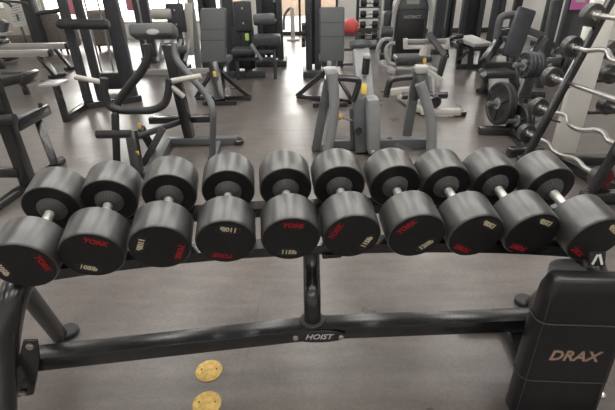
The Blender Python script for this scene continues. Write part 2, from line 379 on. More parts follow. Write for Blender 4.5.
sp = q(597, 259, 1.05); st = B().box(sp, (.05, .006, .045), (math.radians(-20), 0, 0), .002).build('end_sticker', 'face', rack)
sb = B()
for k, a_ in enumerate((.5, -.3)): sb.box(sp+V((-.009+.018*k, -.0045, .001)), (.007, .002, .034), (math.radians(-20), a_, 0), 0)
sb.build('sticker_mark', 'whitep', st)
end_frame(-1, railN[0], railF[0], bL); end_frame(1, railN[-1], railF[-1], bR)
# ================================================================== foreground bench
def front_bench():
    bx = q(570, 352, .97); by = .97
    t = empty('weight_bench', (bx.x, by, 0), 'black padded bench in front of the rack with branded back wrap', 'weight bench', rot=(0, 0, math.radians(-4)))
    W, D, zb, zt = .262, .085, .085, .648; lean = math.radians(4)
    R = Mx.Rotation(-lean, 3, 'X')
    o = V((0, 0, .035))
    def pt(x, y, z): return o + R @ V((x, y, z))
    # pad: rounded box tapered at the top
    bm = bmesh.new(); n = 12; rings = []; hgt = zt-zb
    for i in range(n+1):
        f = i/n; zz = hgt*f; k = 1.0
        wk = W*(1+.10*(1-f)); dk = D
        if f > .86: e = (f-.86)/.14; k = 1-.16*e*e; dk = D*(1-.25*e**3)
        ring = [bm.verts.new(pt(x*wk*k/W, y*dk/D, zz)) for x, y in rrect(W, D, .028, 4)]; rings.append(ring)
    for A, Bb in zip(rings, rings[1:]):
        for k in range(len(A)): bm.faces.new((A[k], A[(k+1) % len(A)], Bb[(k+1) % len(A)], Bb[k]))
    bm.faces.new(rings[0][::-1]); tf = bm.faces.new(rings[-1])
    bmesh.ops.bevel(bm, geom=list(tf.edges), offset=.016, segments=3, affect='EDGES', profile=.5)
    pad = B().mesh(bm).build('back_pad', 'vinyl', t, local=True)
    # wrap band with stitched edges
    wr = bmesh.new(); rings = []
    for zz in (hgt*.30, hgt*.302, hgt*.72, hgt*.722):
        f = zz/hgt; wk = W*(1+.10*(1-f)); gr = .0035 if .3005 < f < .7215 else .0005
        rings.append([wr.verts.new(pt(x*wk/W, y, zz)) for x, y in rrect(W+2*gr, D+2*gr, .03, 4)])
    for A, Bb in zip(rings, rings[1:]):
        for k in range(len(A)): wr.faces.new((A[k], A[(k+1) % len(A)], Bb[(k+1) % len(A)], Bb[k]))
    wrap = B().mesh(wr).build('pad_wrap', 'vinyl', pad, local=True)
    B().text('DRAX', .056, frame_mx(pt(-.004, -D/2-.0045, hgt*.50), R @ X, R @ Z), .0012, .2, .0012).build('lettering', 'copper', pad, local=True, label='rose metal lettering')
    st = B()
    for sx in (-1, 1):
        pts = [pt(sx*(W/2-.012)*(1+.10*(1-f)), -D/2+.0008, hgt*f) for f in (.02, .2, .4, .6, .8, .88)]
        st.tube(pts, .0016, 6)
    for f in (.30, .72):
        wk = W*(1+.10*(1-f)); rr = [pt(x*wk/W, y, hgt*f) for x, y in rrect(W+.006, D+.006, .03, 4)]
        st.tube(rr+[rr[0]], .0022, 6, smooth=False, cap=False)
    st.build('seam', 'dark', pad, local=True)
    B().bar((0, .0, .03), (0, .0, .10), .06, .05).build('post', 'steel', t, local=True)
    B().bar((0, -.06, .03), (0, .42, .03), .06, .05).build('base_beam', 'steel', t, local=True)
    B().bar((-.24, -.07, .03), (.24, -.07, .03), .05, .05).build('foot', 'steel', t, local=True)
    B().bar((-.2, .42, .03), (.2, .42, .03), .05, .05).build('foot', 'steel', t, local=True)
    B().bar((0, .09, .05), (0, .09, .16), .05, .05).build('seat_post', 'steel', t, local=True)
    B().box((-.03, .145, .185), (.18, .16, .06), bev=.02, seg=3).build('seat', 'vinyl', t, local=True)
    k = V((W/2+.022, -.01, .12))
    B().tube([k-V((.05, 0, 0)), k], .007, 10, smooth=False).build('pin', 'chrome2', t, local=True)
    B().ball(k, .014).build('knob', 'chrome2', t, local=True, label='small chrome knob')
front_bench()
# floor covers
for nm, p, lab in (('f', (209, 371), 'yellow brass floor cover just in front of the cross beam, farther of the two'), ('n', (207, 404), 'yellow brass floor cover at the bottom edge, nearer of the two')):
    c = g(*p); t = empty('floor_cover', c, lab, 'floor cover', 'brass floor covers')
    B().disc(c, Z, .054, .004, 36, .0015).build('rim', 'brass', t); B().disc(c+V((0, 0, .0035)), Z, .044, .0018, 36, .0006).build('lid', 'brass', t)
    b = B()
    for s in (-1, 1): b.disc(c+V((s*.03, .005, .005)), Z, .004, .001, 10)
    b.build('screw', 'ring', t)

# ================================================================== background: left side
def T(pts, r, smooth=True, n=10): return B().tube([V(p) for p in pts], r, n, smooth)
def Qs(Y, *p): return [q(x, y, Y) for x, y in p]
def mk(name, base, label, cat, group=None): return empty(name, on_floor(base), label, cat, group)
def pin(c, d, r, L, name, m, t): return B().disc(c, d, r, L, 14).build(name, m, t)

# tall half rack at the far left
t = mk('gym_rack', g(20, 190), 'low black steel rack at the left edge with sloping top bar and round floor bar', 'gym rack')
a0, a1 = g(-14, 214, .03), g(62, 160, .03)
B().tube([a0, a1], .036, 16, smooth=False).build('floor_bar', 'steel', t)
p1b = g(29, 184, .05); p2b = g(55, 165, .05)
p1t = V((p1b.x, p1b.y, 1.5)); p2t = q(37, 118, 3.42)
B().bar(p1b, p1t, .085, .085).build('post', 'steel', t); B().bar(p2b, p2t, .06, .06).build('post', 'steel', t)
B().bar(q(14, 126, 3.05), q(46, 109, 3.55), .075, .085).build('top_bar', 'steel', t)
B().bar(q(-12, 172, p1b.y-.02), q(20, 172, p1b.y-.02), .06, .07).build('cross_bar', 'steel', t)
B().tube(Qs(p1b.y-.08, (-12, 121), (15, 119)), .035, 14, smooth=False).build('handle', 'steelr', t)
k = q(41, 107, 3.5); B().disc(k, Z, .018, .035, 14).build('knob', 'steelr', t)

# rowing machines
def rower(x0, y0, x1, y1, Y, foot, lab):
    fx = g(*foot); t = mk('rowing_machine', fx, lab, 'rowing machine', 'rowing machines')
    a = q(x0, y0, Y); b = q(x1, y1, Y); b.z = a.z = (a.z+b.z)/2
    B().bar(a, b, .11, .10).build('rail', 'silver', t); B().bar(a+V((0, -.056, .02)), b+V((0, -.056, .02)), .004, .03).build('rail_slot', 'white', t)
    B().disc(b, (b-a).normalized(), .06, .05, 16).build('end_cap', 'steelr', t)
    h = V((fx.x-.17, b.y, b.z-.04))
    B().bar(h, fx+V((0, 0, .04)), .16, .05, bev=.01).build('leg', 'steel', t)
    B().bar(fx+V((-.06, -.1, .03)), fx+V((.05, .16, .03)), .09, .06, bev=.015).build('rubber_foot', 'steelr', t)
    s = a*.45+b*.55
    B().box(s+V((-.6, 0, .09)), (.3, .25, .07), bev=.03, seg=3).build('seat', 'steel', t)
    B().bar(a+V((0, 0, -.04)), V((a.x, a.y, .05)), .12, .08).build('front_leg', 'steel', t)
rower(-14, 55, 49, 52, 7.1, (57, 78), 'rowing machine with pale rail and black slanted leg, nearer of the two at left')
rower(-6, 47, 66, 46, 7.75, (72, 70), 'rowing machine with pale rail, farther of the two at left')
# black tube with a flat end plate, below the rowers
t = mk('exercise_bench', g(15, 85), 'low black tube frame with flat slanted end plate below the rowing rails', 'exercise bench')
B().bar(q(-12, 86, 6.0), q(26, 77, 6.0), .12, .12, bev=.03).build('tube', 'steelr', t)
B().bar(q(28, 83, 6.0), q(31, 72, 6.0), .34, .05).build('end_plate', 'steel', t); B().bar(q(2, 73, 6.15), q(31, 72.5, 6.15), .05, .04).build('rail', 'grey2', t)
for x in (-10, 24): p = q(x, 84, 6.0); B().bar(V((p.x, 6.0, 0)), p, .07, .06).build('leg', 'steel', t)

# exercise bike at the picture edge
t = mk('exercise_bike', g(2, 62), 'dark exercise bike with curved arched handlebars at the upper left edge', 'exercise bike')
Y = 8.6
B().bar(q(-6, 60, Y), q(3, 20, Y), .16, .18, bev=.03).build('column', 'grey2', t)
B().box(q(-2, 46, Y), (.34, .4, .18), bev=.06, seg=3).build('seat', 'greypad', t)
B().box(q(-4, 34, Y), (.5, .3, .06), bev=.02).build('shelf', 'silver', t)
for dy, e in ((0, (12, 7)), (.25, (28, 6))): T([q(-12, 3, Y+dy), q(0, 1, Y+dy), q(e[0]-4, 3, Y+dy), q(e[0], e[1], Y+dy)], .022).build('handlebar', 'steelr', t)
B().bar(q(-16, 62, Y), q(14, 58, Y), .3, .07).build('base', 'steel', t)

# partition and posters at the back left
Y = 10.2
t = mk('partition_screen', q(15, 40, Y), 'low beige tweed partition with a dark lower band at the back left', 'partition')
a = q(-14, 47, Y); b = q(30, 40, Y)
B().bar(V((a.x, Y, .50)), V((b.x, Y+.2, .50)), .06, .8, bev=.01).build('panel', 'tweed', t)
B().bar(V((a.x, Y-.02, .17)), V((b.x, Y+.18, .17)), .10, .34, bev=.01).build('lower_band', 'sofa', t)
t = mk('notice_board', q(17, 15, Y-.3), 'white printed notice board on a grey stand at the back left', 'notice board')
c = q(17, 14, Y-.3)
nb = B().box(c, (.40, .02, .50), (0, math.radians(-10), 0), .003).build('board', 'whitep', t)
B().bar(V((c.x, Y-.27, 0)), c, .05, .03).build('stand', 'grey2', t); B().box((c.x, Y-.27, .015), (.4, .3, .03)).build('foot', 'grey2', t)
lines = B()
for k in range(7): lines.box(c+V((.02*(k % 2), -.013, .17-.05*k)), (.26-.05*(k % 3), .002, .008), (0, math.radians(-10), 0), 0)
lines.build('print', 'grey2', nb)
c = q(34, 20, 9.4); B().box((c.x, 9.4, HC/2), (.20, .22, HC), bev=.01).build('trim_1', 'dark', kind='structure')
for c0, Y, lab in (((58, 28), 9.9, 'taupe upholstered armchair at the back left, beside the grey column'), ((108, 26), 10.3, 'taupe upholstered armchair seen behind the machine cables')):
    c = q(*c0, Y); c.z = 0; t = mk('armchair', c, lab, 'armchair', 'armchairs by the windows')
    B().box((c.x, Y, .30), (.38, .6, .34), bev=.08, seg=3).build('seat', 'sofa', t)
    B().box((c.x, Y-.3, .48), (.50, .2, .74), (math.radians(6), 0, 0), .08, 3).build('backrest', 'sofa', t)
    for s in (-1, 1):
        B().box((c.x+s*.22, Y+.02, .38), (.11, .6, .56), bev=.06, seg=3).build('armrest', 'sofa', t)
        for y in (-.24, .24): B().tube([(c.x+s*.20, Y+y, 0), (c.x+s*.20, Y+y, .15)], .025, 8, smooth=False).build('leg', 'frame', t)

# lat machine: two posts with a thigh roller, cables and a thick post
Y = 5.15; b1 = g(90, 107); b2 = g(102, 100)
t = mk('cable_machine', b1, 'tall black cable machine with two slim posts and a long padded roller across them', 'cable machine')
for b, wd in ((b1, .085), (b2, .085)): B().bar(V((b.x, b.y, 0)), V((b.x, b.y, 2.3)), wd, wd).build('post', 'dark', t)
b3 = g(131, 96); B().bar(V((b3.x, b3.y, 0)), V((b3.x, b3.y, 2.3)), .17, .10).build('thick_post', 'dark', t)
B().bar(V((b1.x-.05, b1.y, 2.26)), V((b3.x+.05, b3.y, 2.26)), .10, .10).build('top_beam', 'dark', t)
r_ = q(57, 24, b1.y-.12), q(106, 24.5, b1.y-.12)
B().lathe([(0, 0), (.04, .004), (.055, .03), (.055, .56), (.04, .585), (0, .589)], r_[0], (r_[1]-r_[0]).normalized(), 20).build('roller_pad', 'steelr', t)
B().tube([r_[0]+V((.05, .06, 0)), r_[1]+V((0, .06, 0))], .02, 10, smooth=False).build('roller_bar', 'steel', t)
h = Qs(b1.y+.15, (37, 13.5), (62, 10)); B().tube(h, .025, 10, smooth=False).build('handle', 'steelr', t)
for x0, x1 in ((99, 106), (107, 118)):
    c = g(x1, 90); B().tube([V((c.x, c.y, .10)), V((c.x, c.y, 2.2))], .012, 8, smooth=False).build('guide_rod', 'grey', t)
B().box(V((g(112, 92).x, g(112, 92).y+.02, .16)), (.34, .16, .22), bev=.01).build('weight_stack', 'steelr', t)
f1 = g(67, 122); f2 = g(86, 109); f3 = g(142, 101)
for a, b in ((f1, f2), (f2, f3)): B().bar(a+V((0, 0, .04)), b+V((0, 0, .04)), .07, .07).build('base_bar', 'steel', t)
B().bar(f1, V((f1.x, f1.y, .42)), .06, .06).build('foot_stem', 'steel', t)
B().box((f1.x-.02, f1.y, .435), (.20, .26, .02), bev=.006).build('foot_plate', 'silver', t, label='pale flat foot plate')

# plate loaded press with bent tubes, nearest machine on the left
t = mk('plate_loaded_press', g(180, 150), 'black bent-tube press machine with a U handle and white grips behind the left dumbbells', 'exercise machine')
Y = 3.7
B().box(q(154, 31.5, Y), (.37, .16, .105), (math.radians(-22), 0, 0), .035, 3).build('chest_pad', 'pad', t)
B().prism([(.05*math.cos(k*math.pi/12), .022*math.sin(k*math.pi/12)) for k in range(24)], q(153, 32, Y-.080), X, V((0, .24, .97)), V((0, -.97, .24)), .012, .002).build('oval_emblem', 'silver', t)
B().bar(q(168, 44, Y+.05), g(190, 138, .06), .085, .10, hint=(0, 1, 0)).build('main_stem', 'steel', t)
T(Qs(Y-.05, (147, 44), (149, 55), (142, 70), (128, 88), (117, 104), (116, 112)), .036, n=12).build('left_arm', 'steelr', t)
T([q(x, y, yy) for x, y, yy in ((174, 44, 3.65), (177, 60, 3.6), (192, 78, 3.5), (208, 98, 3.4), (213, 115, 3.3))]+[g(212, 158, .05)], .027, n=12).build('right_arm', 'grey2', t)
Yh = 3.35
T(Qs(Yh, (104, 78), (104.5, 92), (109, 105), (120, 110), (136, 110.5), (152, 110), (164, 104), (168.5, 92), (169.5, 79)), .031, n=12).build('handle_frame', 'steelr', t)
for a, b, m in (((101, 82), (75, 77), 'white'), ((172, 81), (201, 76), 'white'), ((171, 86), (184, 97), 'greypad')): B().tube(Qs(Yh, a, b), .021, 12, smooth=False).build('grip', m, t)
c = g(117, 167); B().bar(q(115, 112, c.y), V((c.x, c.y, 0)), .06, .06, bev=.025).build('front_post', 'steelr', t)
B().tube(Qs(3.1, (97, 134.5), (131, 134)), .032, 14, smooth=False).build('foot_roller', 'steel', t)
B().bar(q(131, 131, 3.12), g(139, 178, .03), .075, .07, hint=(0, 1, 0)).build('swing_arm', 'steel', t)
B().tube([q(136, 137, 3.15), q(180, 122, 3.85)], .026, 12, smooth=False).build('link', 'steelr', t)
B().bar(q(150, 120, 4.0), q(214, 118, 4.0), .09, .06).build('cross_bar', 'steel', t)
e = [g(148, 176, .04), g(168, 141, .04), g(238, 140, .04)]
B().bar(e[0], e[1], .09, .07).build('base_bar', 'grey2', t); B().bar(e[1], e[2], .09, .07).build('base_bar', 'grey2', t)
B().bar(g(212, 160, .03), g(218, 142, .03), .07, .05).build('base_bar', 'grey2', t)
B().disc(e[2]-V((0, 0, .04)), Z, .055, .05, 16).build('foot_cap', 'steel', t)
B().box(q(139.5, 126, 3.3), (.022, .03, .045), bev=.006).build('lock_clip', 'orange', t, label='orange clip'); B().box(q(137.5, 153, 3.05), (.02, .02, .035), bev=.004).build('sticker', 'yellow', t)
B().bar(q(141, 128, 3.3), g(153, 150, .08), .05, .05, hint=(0, 1, 0)).build('brace', 'steelr', t)
B().bar(q(163, 128, 3.3), g(143, 165, .06), .05, .05, hint=(0, 1, 0)).build('brace', 'steelr', t)
# ================================================================== adjustable benches seen from behind
def adj_bench(foot, x0, x1, y0, y1, legs, lab):
    f = g(*foot); t = mk('adjustable_bench', f, lab, 'weight bench', 'upright benches across the floor')
    Yp = f.y+.25; a = q((x0+x1)/2, y1, Yp); wpx = x1-x0
    zc = (a-eye).dot(fw); W = wpx*zc/F; b = q((x0+x1)/2, y0, Yp+.10)
    d = (b-a); L = d.length; zz = d.normalized(); xx = X; yy = zz.cross(xx)
    R = Mx((xx, yy, zz)).transposed()
    pad = B().box((a+b)/2, (W, .075, L), R, .025, 3).build('back_pad', 'pad', t)
    s = B()
    for k in (.42, .62) if x0 < 250 else (.47, .72): s.box(a+d*k-yy*.0375, (W*.98, .006, .006), R, 0)
    s.build('seam', 'steelr', pad)
    B().bar(a+V((0, .02, .02)), V((f.x+.01, f.y+.02, .05)), .13, .09, hint=(0, 1, 0)).build('post', 'steel', t)
    B().box(a+V((0, .03, -.01)), (W*.9, .10, .09), bev=.01).build('pivot_block', 'steel', t)
    B().box((f.x, f.y, .03), (.42, .06, .05)).build('foot_bar', 'steel', t)
    for l in legs: B().bar(a+V((0, .06, -.06)), g(*l, .03), .055, .05, hint=(0, 1, 0)).build('leg', 'steel', t)
    if len(legs) > 1: B().bar(g(*legs[0], .03), g(*legs[1], .03), .05, .05).build('rear_foot_bar', 'steel', t)
    B().box((a.x, Yp+.36, a.z-.02), (W, .40, .08), bev=.025, seg=3).build('seat', 'pad', t)
    B().bar((a.x, Yp+.4, .05), (a.x, Yp+.4, a.z-.05), .07, .07).build('seat_post', 'steel', t)
    B().box(q((x0+x1)/2+1, y1+11, f.y+.05), (.04, .03, .07), bev=.012).build('pull_tag', 'yellow', t, label='yellow tag')
adj_bench((220, 105), 201, 226, 8, 63, ((196, 98), (251, 98)), 'black upright bench standing left of the open aisle, yellow tag below the pad')
adj_bench((330, 107), 320, 344, 7, 62, ((297, 96), (353, 102)), 'black upright bench standing right of the open aisle beside the red ball')
# ================================================================== machines behind the left bench
def seat_machine(px0, px1, py0, py1, roller, post, floor, Y, lab, extra=None):
    c = g((px0+px1)/2, floor); t = mk('selector_machine', c, lab, 'exercise machine', 'machines along the back')
    a = q((px0+px1)/2, (py0+py1)/2, Y); zc = (a-eye).dot(fw); s = zc/F
    pad = B().box(a, ((px1-px0)*s, .07, (py1-py0)*s*1.03), bev=.03, seg=3).build('back_pad', 'dark', t)
    for y in (.28, -.22): B().disc(a+V((0, -.036, y*(py1-py0)*s)), -Yv, .016, .008, 10).build('bolt', 'bolt', pad)
    B().lathe([(0, 0), (.07, .01), (.085, .04), (.085, .30), (.07, .33), (0, .34)], q(roller[0], roller[1], Y), (roller[2]-roller[0], 0, -.12*(roller[3]-roller[1])), 18).build('roller_pad', roller[4], t)
    B().bar(a-V((0, -.05, 0)), V((a.x, Y+.05, .05)), .09, .07).build('seat_post', 'dark', t)
    for x, wd, m in post: p = q(x, floor-8, Y+.3); B().bar(V((p.x, Y+.3, 0)), V((p.x, Y+.3, 2.0)), wd, .10).build('upright', m, t)
    xs = [q(p[0], floor, Y).x for p in post]+[a.x]
    B().bar((min(xs)-.3, Y-.1, .05), (max(xs)+.3, Y-.1, .05), .09, .09).build('base_bar', 'silver' if roller[4] == 'cream' else 'dark', t)
    B().bar((a.x, Y-.15, .05), (a.x, Y+.35, .05), .09, .09).build('base_bar', 'dark', t)
    B().box((a.x, Y-.2, .42), (.36, .36, .09), bev=.03, seg=3).build('seat', 'dark', t)
    return t
t = seat_machine(167, 185, 5, 31, (151, 14, 170, 15, 'cream'), ((198, .10, 'grey'), (146, .08, 'dark')), 66, 7.3, 'machine with bolted black back pad and cream roller, behind the left pad machine')
B().box(q(160, 34, 7.0), (.34, .2, .06), bev=.02).build('arm_pad', 'greypad', t); B().bar(q(188, 3, 7.4), q(190, 55, 7.4), .12, .06, hint=(0, 1, 0)).build('side_frame', 'white', t)
for k in range(4): B().bar(q(158+9*k, 62, 6.9), q(163+9*k, 40, 7.2), .05, .05, hint=(0, 1, 0)).build('strut', 'grey', t)
t = seat_machine(234, 252, 3, 30, (253, 20, 271, 15, 'grey2'), ((233, .16, 'dark'), (227, .04, 'grey')), 68, 7.0, 'machine with bolted black back pad and yellow-green tag, left of the tall dark tower')
B().box(q(244, 48, 7.15), (.34, .16, .62), bev=.01).build('weight_stack', 'steelr', t)  # dark box added to cover the bright slit of floor below the pad
for y in (52, 59): B().bar(q(236, y, 6.75), q(274, y, 6.75), .05, .05).build('frame_bar', 'dark', t)
for x in (236, 274): B().bar(q(x, 50, 6.75), V((q(x, 50, 6.75).x, 6.75, 0)), .05, .05).build('frame_leg', 'dark', t)
B().box(q(247, 37, 6.9), (.06, .03, .10), bev=.01).build('tag', 'green', t); B().bar(q(251, 44, 6.6), q(262, 60, 6.6), .04, .04, hint=(0, 1, 0)).build('lever', 'grey', t)
B().box(q(267, 40, 6.9), (.42, .3, .16), bev=.04, seg=3).build('leg_pad', 'dark', t)
for x in (258, 268, 277): B().tube(Qs(6.85, (x, 38), (x+1, 58)), .03, 10, smooth=False).build('weight_peg', 'steelr', t)
# dark tower beside the aisle
def tower(name, x0, x1, floor, Y, lab, m='dark', hgt=1.95, bolts=(), plate=None):
    a = q(x0, floor, Y); b = q(x1, floor, Y); cx = (a.x+b.x)/2; W = b.x-a.x
    t = mk(name, (cx, Y, 0), lab, 'cable machine', 'dark towers at the back')
    for s in (-1, 1): B().bar((cx+s*(W/2-.05), Y, 0), (cx+s*(W/2-.05), Y, hgt), .10, .12).build('post', m, t)
    B().box((cx, Y+.06, hgt/2+.06), (W-.2, .10, hgt-.2), bev=.01).build('shroud', 'steelr', t)
    B().box((cx, Y, .05), (W+.1, .5, .1), bev=.01).build('base', m, t); B().box((cx, Y, hgt), (W, .2, .1), bev=.01).build('cap', m, t)
    for z in bolts: B().disc((cx+W/2-.12, Y-.06, z), -Yv, .025, .01, 12).build('bolt', 'bolt', t)
    return t
tower('cable_tower', 260, 284, 62, 8.0, 'wide dark cable tower at the left edge of the bright doorway', bolts=(1.05, .75))
t = tower('cable_tower', 306, 321, 66, 7.0, 'narrow dark cable tower rising behind the upright bench in the aisle', bolts=())
for y in (26, 32, 38, 44): B().disc(q(305.5, y, 6.9), -X, .05, .06, 12).build('knob', 'steelr', t)
t = tower('cable_tower', 380, 396, 62, 8.5, 'dark tower standing left of the silver selector machine', bolts=(.5,))
tower('cable_tower', 443, 450, 42, 10.3, 'slim dark tower right of the silver selector machine')
tower('cable_tower', 457, 478, 44, 9.6, 'broad dark tower in the back row, above the low padded bench')
tower('cable_tower', 486, 497, 46, 9.0, 'dark tower in the back row, above the black incline bench')
tower('cable_tower', 148, 158, 58, 8.6, 'slim dark tower in the back row behind the cream roller')
tower('cable_tower', 205, 222, 60, 8.4, 'dark tower in the back row behind the left upright bench')
# white post stand in the doorway
Y = 11.3; c = q(293, 36, Y); t = mk('door_stand', c, 'small white stand with a curved grey handle in front of the glass doors', 'stand')
B().bar((c.x, Y, .03), (c.x, Y, .75), .10, .06).build('post', 'white', t); B().box((c.x, Y, .02), (.30, .3, .04), bev=.01).build('foot', 'white', t)
T([(c.x-.22, Y, .25), (c.x-.2, Y, .55), (c.x-.08, Y, .72), (c.x, Y, .72)], .03).build('handle', 'grey2', t)
# red ball on a low stand
Y = 7.6; c = q(351, 27, Y)
t = mk('ball_stand', c, 'low dark frame holding up the red ball', 'stand')
rb = 8.2*(c-eye).dot(fw)/F
for s in (-1, 1): B().bar((c.x+s*.14, Y, 0), (c.x+s*.14, Y, c.z-rb*.72), .05, .05).build('post', 'dark', t)
for z in (.05, c.z*.45, c.z-rb*.8): B().bar((c.x-.17, Y, z), (c.x+.17, Y, z), .05, .04).build('cross_bar', 'dark', t)
for y in (-.11, .11): B().bar((c.x-.15, Y+y, c.z-rb*.82), (c.x+.15, Y+y, c.z-rb*.82), .03, .03).build('cradle_bar', 'dark', t)
t = empty('exercise_ball', c-V((0, 0, rb)), 'glossy red ball resting on a low dark stand near the doorway', 'ball')
B().ball(c, rb, 32).build('ball', 'ball', t); B().disc(c+V((rb*.8, -rb*.6, 0)), V((.8, -.6, 0)), .015, .004, 12).build('valve', 'creamp', t)
# dumbbell tree behind the ball
Y = 9.8; c = q(368, 38, Y); t = mk('dumbbell_tree', c, 'dark upright rack holding a column of small dumbbells behind the red ball', 'dumbbell rack')
for s in (-1, 1): B().bar((c.x+s*.24, Y+.1, 0), (c.x+s*.24, Y+.1, 1.5), .06, .08).build('upright', 'dark' if s < 0 else 'silver', t)
B().box((c.x, Y, .04), (.6, .5, .08), bev=.01).build('base', 'dark', t)
for k in range(6):
    z = .20+.21*k; B().box((c.x, Y+.02, z-.012), (.44, .2, .024), bev=.004).build('shelf', 'dark', t)
    d = empty('small_dumbbell', (c.x, Y-.02, z), 'small dark dumbbell on the far rack, %s' % ('bottom shelf', 'second shelf up', 'third shelf up', 'fourth shelf up', 'fifth shelf up', 'top shelf')[k], 'dumbbell', 'small dumbbells on the far rack')
    for s in (-1, 1): B().disc((c.x+s*.07, Y-.02, z+.068), (s, 0, 0), .068, .12, 18).build('head', 'steelr', d)
    B().tube([(c.x-.08, Y-.02, z+.068), (c.x+.08, Y-.02, z+.068)], .02, 10, smooth=False).build('handle', 'chrome', d)
# ================================================================== silver selector machine
Y = 7.35; fl = g(400, 73); t = mk('selector_machine', (1.75, Y, 0), 'silver framed selector machine with a rounded dark lettered shroud', 'exercise machine')
a = q(390, 66, Y); b = q(425, 66, Y); cx = (a.x+b.x)/2; W = .60; ht = q(410, 1, Y).z
ol = [(-W/2+.03, 0), (W/2-.03, 0), (W/2-.03, ht-.2)]+[((W/2-.03)*math.cos(k*math.pi/10), ht-.2+.2*math.sin(k*math.pi/10)) for k in range(1, 10)]+[(-W/2+.03, ht-.2)]
sh = B().prism(ol, (cx, Y+.05, .12), X, Z, Yv, .30, .015).build('shroud', 'dark', t)
B().box((cx, Y+.04, ht*.50), (W*.72, .02, ht*.5), bev=.004).build('window', 'face', sh)
capo = [((W/2-.06)*math.cos(k*math.pi/12), .20*math.sin(k*math.pi/12)) for k in range(13)]
B().prism(capo, (cx, Y+.045, ht-.12), X, Z, -Yv, .012, .003).build('cap_panel', 'grey2', sh)
B().box((cx, Y+.03, ht-.02), (.20, .008, .055), bev=.003).build('badge', 'silver', sh)
B().text('INSTINCT', .062, frame_mx((cx+.01, Y+.028, ht-.235), X, Z), .001, 0, .001).build('lettering', 'silver', sh)
for s in (-1, 1):
    x = cx+s*W/2
    T([(x+s*.03, Y-.02, .04), (x+s*.01, Y-.02, ht*.5), (x-s*.02, Y-.02, ht-.1), (x-s*.12, Y-.02, ht+.09), (cx, Y-.02, ht+.13)], .035, n=12).build('side_frame', 'silver', t)
    B().bar((x+s*.03, Y-.45, .04), (x+s*.03, Y+.5, .04), .09, .07).build('base_bar', 'silver', t)
B().bar((cx-W/2, Y+.45, .04), (cx+W/2, Y+.45, .04), .08, .07).build('base_bar', 'silver', t)
for k, pts in enumerate((((390, 39), (384, 39.5), (379, 45), (377, 55), (380, 64), (393, 70)), ((395, 43), (390, 44), (386, 49), (386, 56), (389, 62), (395, 65)))):
    T([q(x, y, Y-.15+.1*k) for x, y in pts], .03, n=12).build('loop_tube', 'silver', t)
B().lathe([(0, 0), (.08, .01), (.09, .04), (.09, .2), (0, .21)], q(380, 32, Y+.0), X, 18).build('side_roller', 'dark', t)
B().box(q(388, 22, Y+.3), (.20, .3, .34), bev=.05, seg=3).build('side_pad', 'dark', t)
# white framed row machine in front of it
Y = 5.3; t = mk('row_machine', g(440, 110), 'white and black row machine with a double cross bar before the silver machine', 'exercise machine')
for y0 in (41, 46.5): B().bar(q(405, y0+.5, Y), q(448, y0, Y), .05, .05, bev=.012).build('cross_bar', 'white' if y0 > 44 else 'grey', t)
for x in (405.5, 447): B().bar(q(x, 38.5, Y), q(x, 49, Y), .05, .05, hint=(0, 1, 0)).build('bar_end', 'white', t)
B().bar(q(429, 34, Y-.05), q(445, 56, Y-.3), .06, .06, hint=(0, 1, 0)).build('post', 'steelr', t); B().bar(q(445, 55, Y-.3), q(438, 79, Y-.3), .06, .07, hint=(0, 1, 0)).build('post', 'steelr', t)
B().box(q(412, 58, Y), (.42, .30, .07), bev=.025, seg=3).build('seat', 'dark', t)
B().bar(q(424, 48, Y), q(418, 72, Y-.1), .07, .07, hint=(0, 1, 0)).build('column', 'white', t)
B().bar(q(425, 70, Y-.3), q(442, 80, Y-.35), .11, .05).build('foot_plate', 'white', t)
B().bar(q(390, 92, Y-.35), q(428, 88, Y-.35), .08, .07).build('side_bar', 'white', t)
B().bar(q(418, 72, Y-.1), g(421, 106, .05), .09, .09, hint=(0, 1, 0)).build('column_foot', 'white', t)
B().tube(Qs(Y-.55, (402, 96), (447, 95)), .04, 12, smooth=False).build('roller', 'steel', t)
B().bar(q(433, 78, Y-.5), q(434, 100, Y-.6), .03, .03, hint=(0, 1, 0)).build('rod', 'grey', t); B().disc(q(434, 101, Y-.65), -Yv, .07, .06, 16).build('pulley', 'steel', t)
B().bar(g(420, 111, .05), g(461, 112, .05), .085, .075, bev=.02).build('base_bar', 'white', t); B().disc(g(460, 115, 0), Z, .07, .05, 14).build('foot_cap', 'steel', t)
B().bar(g(421, 110, .05), g(400, 96, .05), .085, .075, bev=.02).build('base_bar', 'white', t)
B().box(q(424.5, 61, Y-.15), (.04, .035, .07), bev=.012).build('pull_tag', 'orange', t)
# grey converging press in the middle
t = mk('lever_press', g(362, 160), 'slate grey lever machine with two curved side arms and a thick central column', 'exercise machine')
Y = 3.55
B().bar(q(360.5, 50, Y+.35), q(367, 112, Y), .15, .13, hint=(0, 1, 0), bev=.03).build('column', 'grey', t)
B().lathe([(.0, .0), (.080, .0), (.095, .02), (.095, .06), (.07, .062), (.06, .01)], q(360, 49, Y+.35), V((0, .35, 1)), 24).build('column_mouth', 'grey2', t)
lo = on_floor(q(370, 150, Y-.1))
B().bar(q(372, 96, Y-.05), V((q(373, 150, Y-.05).x, Y-.05, .02)), .115, .20, hint=(0, 1, 0), bev=.045).build('shell', 'grey', t); B().ball(q(367, 57, Y+.1), .034, 14).build('grip_tip', 'silver', t)
B().bar(q(358, 96, Y+.02), V((q(360, 150, Y+.02).x, Y+.02, .02)), .10, .17, hint=(0, 1, 0), bev=.01).build('side_plate', 'grey2', t)
B().lathe([(0, 0), (.034, 0), (.03, .012), (0, .014)], q(358.5, 131, Y-.09), -Yv, 20).build('hole_shade', 'steel', t)  # dark disc stands in for the shade inside an oval hole
B().tube(Qs(Y+.1, (367, 56), (365, 74)), .032, 12, smooth=False).build('grip_post', 'steel', t)
